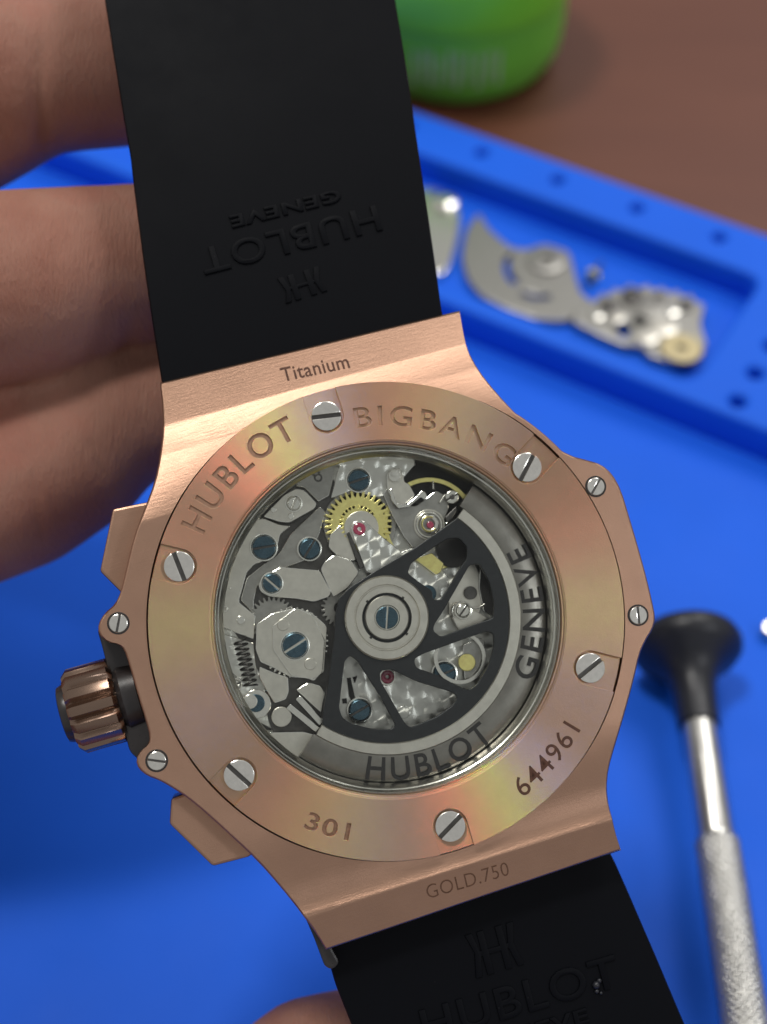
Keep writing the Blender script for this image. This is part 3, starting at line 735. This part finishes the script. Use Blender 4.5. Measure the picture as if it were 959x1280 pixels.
# ================================================================== hand
def hull_mesh(chain):
    """chain of (point, radius): tapered capsules"""
    ms = []
    for (p, r), (q, s) in zip(chain[:-1], chain[1:]):
        bm = bmesh.new()
        for c, rr in ((p, r), (q, s)): bmesh.ops.create_icosphere(bm, subdivisions=3, radius=rr, matrix=Matrix.Translation(c))
        h = bmesh.ops.convex_hull(bm, input=bm.verts)
        bmesh.ops.delete(bm, geom=list({g for g in h['geom_interior']+h['geom_unused'] if isinstance(g, bmesh.types.BMVert)}), context='VERTS')
        me = bpy.data.meshes.new('h'); bm.to_mesh(me); bm.free(); ms.append(me)
    return ms
def H(px, py, depth): return Vector((0, 0, CAMH)) + ray(px, py)*depth
def rr(px, depth): return px*depth/F
def chain(lst): return [(H(x, y, d), rr(r, d)) for x, y, r, d in lst]
chains = [
 chain([(-520,150,150,156),(-260,60,135,150),(-62,108,138,144),(40,88,104,144),(190,70,108,147)]),        # index finger, behind the upper strap
 chain([(-560,420,150,156),(-300,400,136,145),(-90,374,128,137),(40,356,119,137),(120,340,107,139),(230,325,97,142)]),   # middle finger
 chain([(-560,700,145,152),(-280,690,128,146),(-90,640,116,143),(20,604,110,143),(95,566,98,142),(140,528,86,142),(215,509,82,144)]),      # ring finger
 chain([(-520,1000,135,148),(-250,1250,118,136),(60,1520,108,129),(250,1462,102,130),(392,1346,98,134),(500,1310,84,139)]),       # little finger, curled under the lower strap
 chain([(-520,150,190,158),(-620,420,230,158),(-600,700,220,154),(-520,1000,170,148)]),
 chain([(-620,420,230,158),(-1000,700,270,150)]), chain([(-600,700,220,154),(-1000,760,270,150)]), chain([(-520,1000,170,148),(-1000,900,250,146)]),
 chain([(-1000,760,290,150),(-1250,1150,330,130),(-1600,1700,380,112)]),      # wrist and unseen forearm, led towards the viewer to shade the mat
]
tmp = []
for c_ in chains: tmp += hull_mesh(c_)
hj = join(tmp); ho = bpy.data.objects.new('h', hj); col.objects.link(ho)
m = ho.modifiers.new('r', 'REMESH'); m.mode = 'VOXEL'; m.voxel_size = .75
m = ho.modifiers.new('s', 'SMOOTH'); m.factor = .5; m.iterations = 5
dg = bpy.context.evaluated_depsgraph_get(); hm = bpy.data.meshes.new_from_object(ho.evaluated_get(dg)); bpy.data.objects.remove(ho)
# creases at the joints
CR = [((48, 40), (52, 195), 3.2, .38), ((112, 545), (134, 600), 2.4, .13), ((165, 395), (158, 440), 4.0, .18), ((-10, 60), (4, 180), 3, .25), ((64, 250), (66, 460), 2.2, .10), ((30, 540), (52, 690), 2.2, .14)]
CMI = CM.inverted(); nrm = [v_.normal.copy() for v_ in hm.vertices]
for i, v_ in enumerate(hm.vertices):
    q = CMI @ v_.co
    if q.z > -20: continue
    px, py = CX+F*q.x/-q.z, CY-F*q.y/-q.z
    if px < -60 or px > 260 or py > 760: continue
    for (ax_, ay_), (bx_, by_), wd, dp in CR:
        d = Vector((bx_-ax_, by_-ay_)); t = max(0, min(1, ((px-ax_)*d.x+(py-ay_)*d.y)/d.length_squared))
        e = math.hypot(px-ax_-d.x*t, py-ay_-d.y*t)/(wd*2.2)
        if e < 3: v_.co -= nrm[i]*dp*1.6*math.exp(-e*e)*min(1, 4*t+.2, 4*(1-t)+.2)
hand = put('hand', hm, 'skin', None)
for p in hm.polygons: p.use_smooth = True
hand['label'] = 'bare hand with bent fingers holding the watch strap from the left'; hand['category'] = 'hand'

# ================================================================== screwdriver
SD = Matrix.Translation((37.75, 107.6, 6.9)) @ Matrix.Rotation(R(90+1.2), 4, 'X')     # local +z runs towards the camera
sd = thing('screwdriver', 'slim precision screwdriver with black swivel cap and knurled silver handle lying on blue mat', 'screwdriver', SD)
put('swivel_cap', lathe_mesh([(0, .9), (3.2, .5), (5.4, .6), (6.5, 1.1), (6.85, 2.0), (6.75, 3.0), (6.0, 4.0), (4.4, 5.1), (3.3, 6.4), (2.75, 8.2), (2.55, 10.6), (2.5, 13.4), (0, 13.4)], 64, closed=False), 'handle_black', sd, sharp=50)
put('shaft', lathe_mesh([(0, 13.0), (2.1, 13.0), (2.1, 28.0), (2.0, 28.4), (0, 28.4)], 48, closed=False), 'chrome', sd, sharp=40)
v, f = [], []; NT, NL = 120, 300; z0_, L_ = 28.0, 46.0
for j in range(NL+1):
    z = z0_+L_*j/NL
    for i in range(NT):
        a = 2*math.pi*i/NT; u1 = a*18/(2*math.pi)+(z-z0_)/.95; u2 = a*18/(2*math.pi)-(z-z0_)/.95
        t1, t2 = abs((u1 % 1)-.5)*2, abs((u2 % 1)-.5)*2
        r = 2.36+.22*min(1, 2.2*min(t1, t2)) if 3 < j < NL-3 else 2.3
        v.append((r*math.cos(a), r*math.sin(a), z))
for j in range(NL):
    for i in range(NT): f.append((j*NT+i, j*NT+(i+1) % NT, (j+1)*NT+(i+1) % NT, (j+1)*NT+i))
f.append(tuple(range(NT))[::-1]); f.append(tuple(NL*NT+i for i in range(NT)))
put('knurled_handle', recalc(pymesh('k', v, f)), 'chrome', sd, sharp=50)

# ================================================================== green jar on the table behind the mat
JM = Matrix.Translation((13.2, 251.0, -2.6))
jar = thing('jar', 'round green plastic jar with faded white print on the brown table', 'jar', JM)
put('body', lathe_mesh([(0, 0), (15.5, 0), (18.6, 1.2), (20.4, 4.5), (20.8, 9), (20.8, 17), (0, 17)], 96, closed=False), 'green2', jar, sharp=40)
put('lid', lathe_mesh([(0, 16.6), (21.4, 16.6), (21.7, 17.4), (21.7, 31), (20.8, 32.2), (0, 32.6)], 96, closed=False), 'green', jar, sharp=40)
for i, (a, z, hh, wd) in enumerate([(-112, 11, 7.0, .9), (-107, 12, 6.0, .8), (-103.5, 11.5, 7, .9), (-99, 11, 5.5, .8), (-94, 12, 6.5, .8), (-90, 11.4, 7, .9), (-85, 11.8, 6.2, .8), (-79, 11, 7, .9), (-74, 11.8, 6, .8), (-69, 11.2, 6.6, .9)]):
    vv, ff = [], []
    for k in range(3):
        an = R(a-wd*1.3+k*wd*1.3)
        for z_ in (z-2-hh/2, z-2+hh/2): vv.append((20.86*math.cos(an), 20.86*math.sin(an), z_))
    put('print_mark', pymesh('p', vv, [(0, 2, 3, 1), (2, 4, 5, 3)]), 'print', jar)

# ================================================================== spare watch parts lying in the tray
def uv(u, v_, z=0): return MM @ Vector((u, v_, z))
def at_tray(px, py, z=1.3): return G(px, py, z)
# bright oscillating weight: half ring with a skeleton hub
o_c = at_tray(690, 335, 1.6)
OM = Matrix.Translation((o_c.x, o_c.y, .82)) @ Matrix.Rotation(R(-28), 4, 'Z')
ow = thing('oscillating_weight', 'bright half-round steel winding rotor lying in blue tray', 'watch part', OM)
def gp(pts, mx, z=1.5): 
    mi = mx.inverted(); return [tuple((mi @ G(x, y, z)).xy) for x, y in pts]
owp = gp(fillet([(598,268),(612,291),(638,313),(658,316),(680,308),(712,318),(718,345),(726,372),(742,380),(728,396),(704,405),(668,402),(634,390),(600,372),(584,352),(577,325),(582,292)], 8), OM)
slots = [gp(fillet([(632,322),(641,318),(636,333),(640,346),(649,356),(641,360),(632,350),(628,336)], 3), OM), gp(fillet([(652,366),(672,372),(688,371),(688,378),(668,379),(650,373)], 2), OM)]
put('weight', plate_mesh(owp, slots, 1.4, .2, 1.4), 'steel_grey', ow, sharp=30)
hq = gp([(682, 332)], OM)[0]
me = lathe_mesh([(1.0, 1.3), (3.0, 1.3), (2.9, 1.9), (2.2, 2.1), (1.1, 2.0)], 40); me.transform(Matrix.Translation((hq[0], hq[1], 0))); put('hub', me, 'steel_grey', ow, sharp=30)
# grey movement plate with a gilt wheel on it
q = at_tray(790, 410, 1.6); PM = Matrix.Translation((q.x, q.y, .82)) @ Matrix.Rotation(R(-31), 4, 'Z')
mp = thing('movement_plate', 'grey watch movement plate with notched edge beside the steel rotor in tray', 'watch part', PM)
mpp = gp(fillet([(716,394),(744,381),(752,372),(760,376),(766,366),(776,370),(786,361),(796,367),(808,362),(816,369),(828,365),(834,373),(846,369),(852,377),(864,374),(868,384),(880,386),(874,410),(882,436),(868,454),(842,460),(812,451),(800,438),(780,438),(752,426),(716,408)], 3), PM)
put('plate', plate_mesh(mpp, [gp(circle(779, 418, 9), PM)], 1.6, .2, 1.8), 'steel_grey', mp, sharp=30)
for x, y, r_, mt in ((815, 395, 2.4, 'steel_grey'), (760, 392, 1.6, 'steel_dark'), (838, 396, 1.3, 'steel'), (808, 428, 1.8, 'steel_satin'), (856, 390, 1.2, 'steel_dark'), (745, 402, 1.1, 'steel'), (790, 380, 1.9, 'steel_dark'), (828, 416, 2.2, 'steel_satin'), (770, 405, 1.2, 'steel_satin'), (822, 381, 1.0, 'steel_dark'), (798, 408, 1.0, 'gap_shade')):
    g = gp([(x, y)], PM)[0]; me = lathe_mesh([(0, 1.7), (r_, 1.7), (r_, 2.2), (r_*.5, 2.35), (0, 2.3)], 28, closed=False); me.transform(Matrix.Translation((g[0], g[1], 0))); put('boss', me, mt, mp, sharp=30)
q = at_tray(851, 440, 2.4); me = gear_mesh(3.3, 30, .4, .7, .8, 0); gw = put('gilt_wheel', me, 'brass_dull', None, mx=Matrix.Translation((q.x, q.y, 3.3)), sharp=30)
gw['label'] = 'small gilt brass wheel at the near corner of the grey plate'; gw['category'] = 'gear'
# part disc half hidden by the strap
q = at_tray(520, 320, 1.5); me = plate_mesh(gp(fillet([(520,240),(545,238),(566,250),(576,270),(572,300),(562,335),(550,348),(520,340),(490,320),(480,280)], 10), Matrix.Translation((q.x, q.y, .82))), (), 1.4, .2, 1.4)
dk = thing('barrel_bridge', 'pale steel bridge half hidden behind the black strap in tray', 'watch part', Matrix.Translation((q.x, q.y, .82)))
put('plate', me, 'steel', dk, sharp=30)
g = gp([(556, 258)], Matrix.Translation((q.x, q.y, .82)))[0]; me = lathe_mesh([(0, 1.3), (2.2, 1.3), (2.2, 2.0), (1.2, 2.3), (0, 2.3)], 28, closed=False); me.transform(Matrix.Translation((g[0], g[1], 0))); put('boss', me, 'steel', dk, sharp=30)
# small pinion lying between them
q = at_tray(742, 345, 1.4); pm = thing('pinion', 'tiny brown pinion on the tray floor between rotor and grey plate', 'watch part', Matrix.Translation((q.x, q.y, 1.9)) @ Matrix.Rotation(R(62), 4, 'Z') @ Matrix.Rotation(R(90), 4, 'Y'))
put('wheel', gear_mesh(1.1, 12, .25, .6, .2), 'brass', pm, sharp=30); put('arbor', tube_mesh([(0, 0, -3), (0, 0, 3)], [.35, .3], 12), 'steel_dark', pm, sharp=40)
# pale bead at the right border
q = G(960, 788, 1); bd = put('bushing', lathe_mesh([(.45, 0), (1.0, 0), (1.15, .3), (1.15, 1.4), (.95, 1.7), (.45, 1.7)], 32), 'steel', None, mx=Matrix.Translation((q.x+.35, q.y, .01)), sharp=30)
bd['label'] = 'tiny pale metal bushing on the mat at the right border'; bd['category'] = 'watch part'
# glistening water droplets on the lower strap
q = WM @ on_strap(745, 1231); bm = bmesh.new()
for dx, dy, r_ in ((0, 0, .34), (.35, .25, .22), (-.1, -.5, .2), (.2, -.75, .14)): bmesh.ops.create_icosphere(bm, subdivisions=2, radius=r_, matrix=Matrix.Translation((dx, dy, .08)))
me = bpy.data.meshes.new('droplet'); bm.to_mesh(me); bm.free()
cr_ = put('droplet', me, 'handle_black', None, mx=Matrix.Translation(q) @ WM.to_3x3().to_4x4(), sharp=80, flat=False)
cr_['label'] = 'tiny glistening crumb on the last letter of the lower strap'; cr_['category'] = 'droplet'
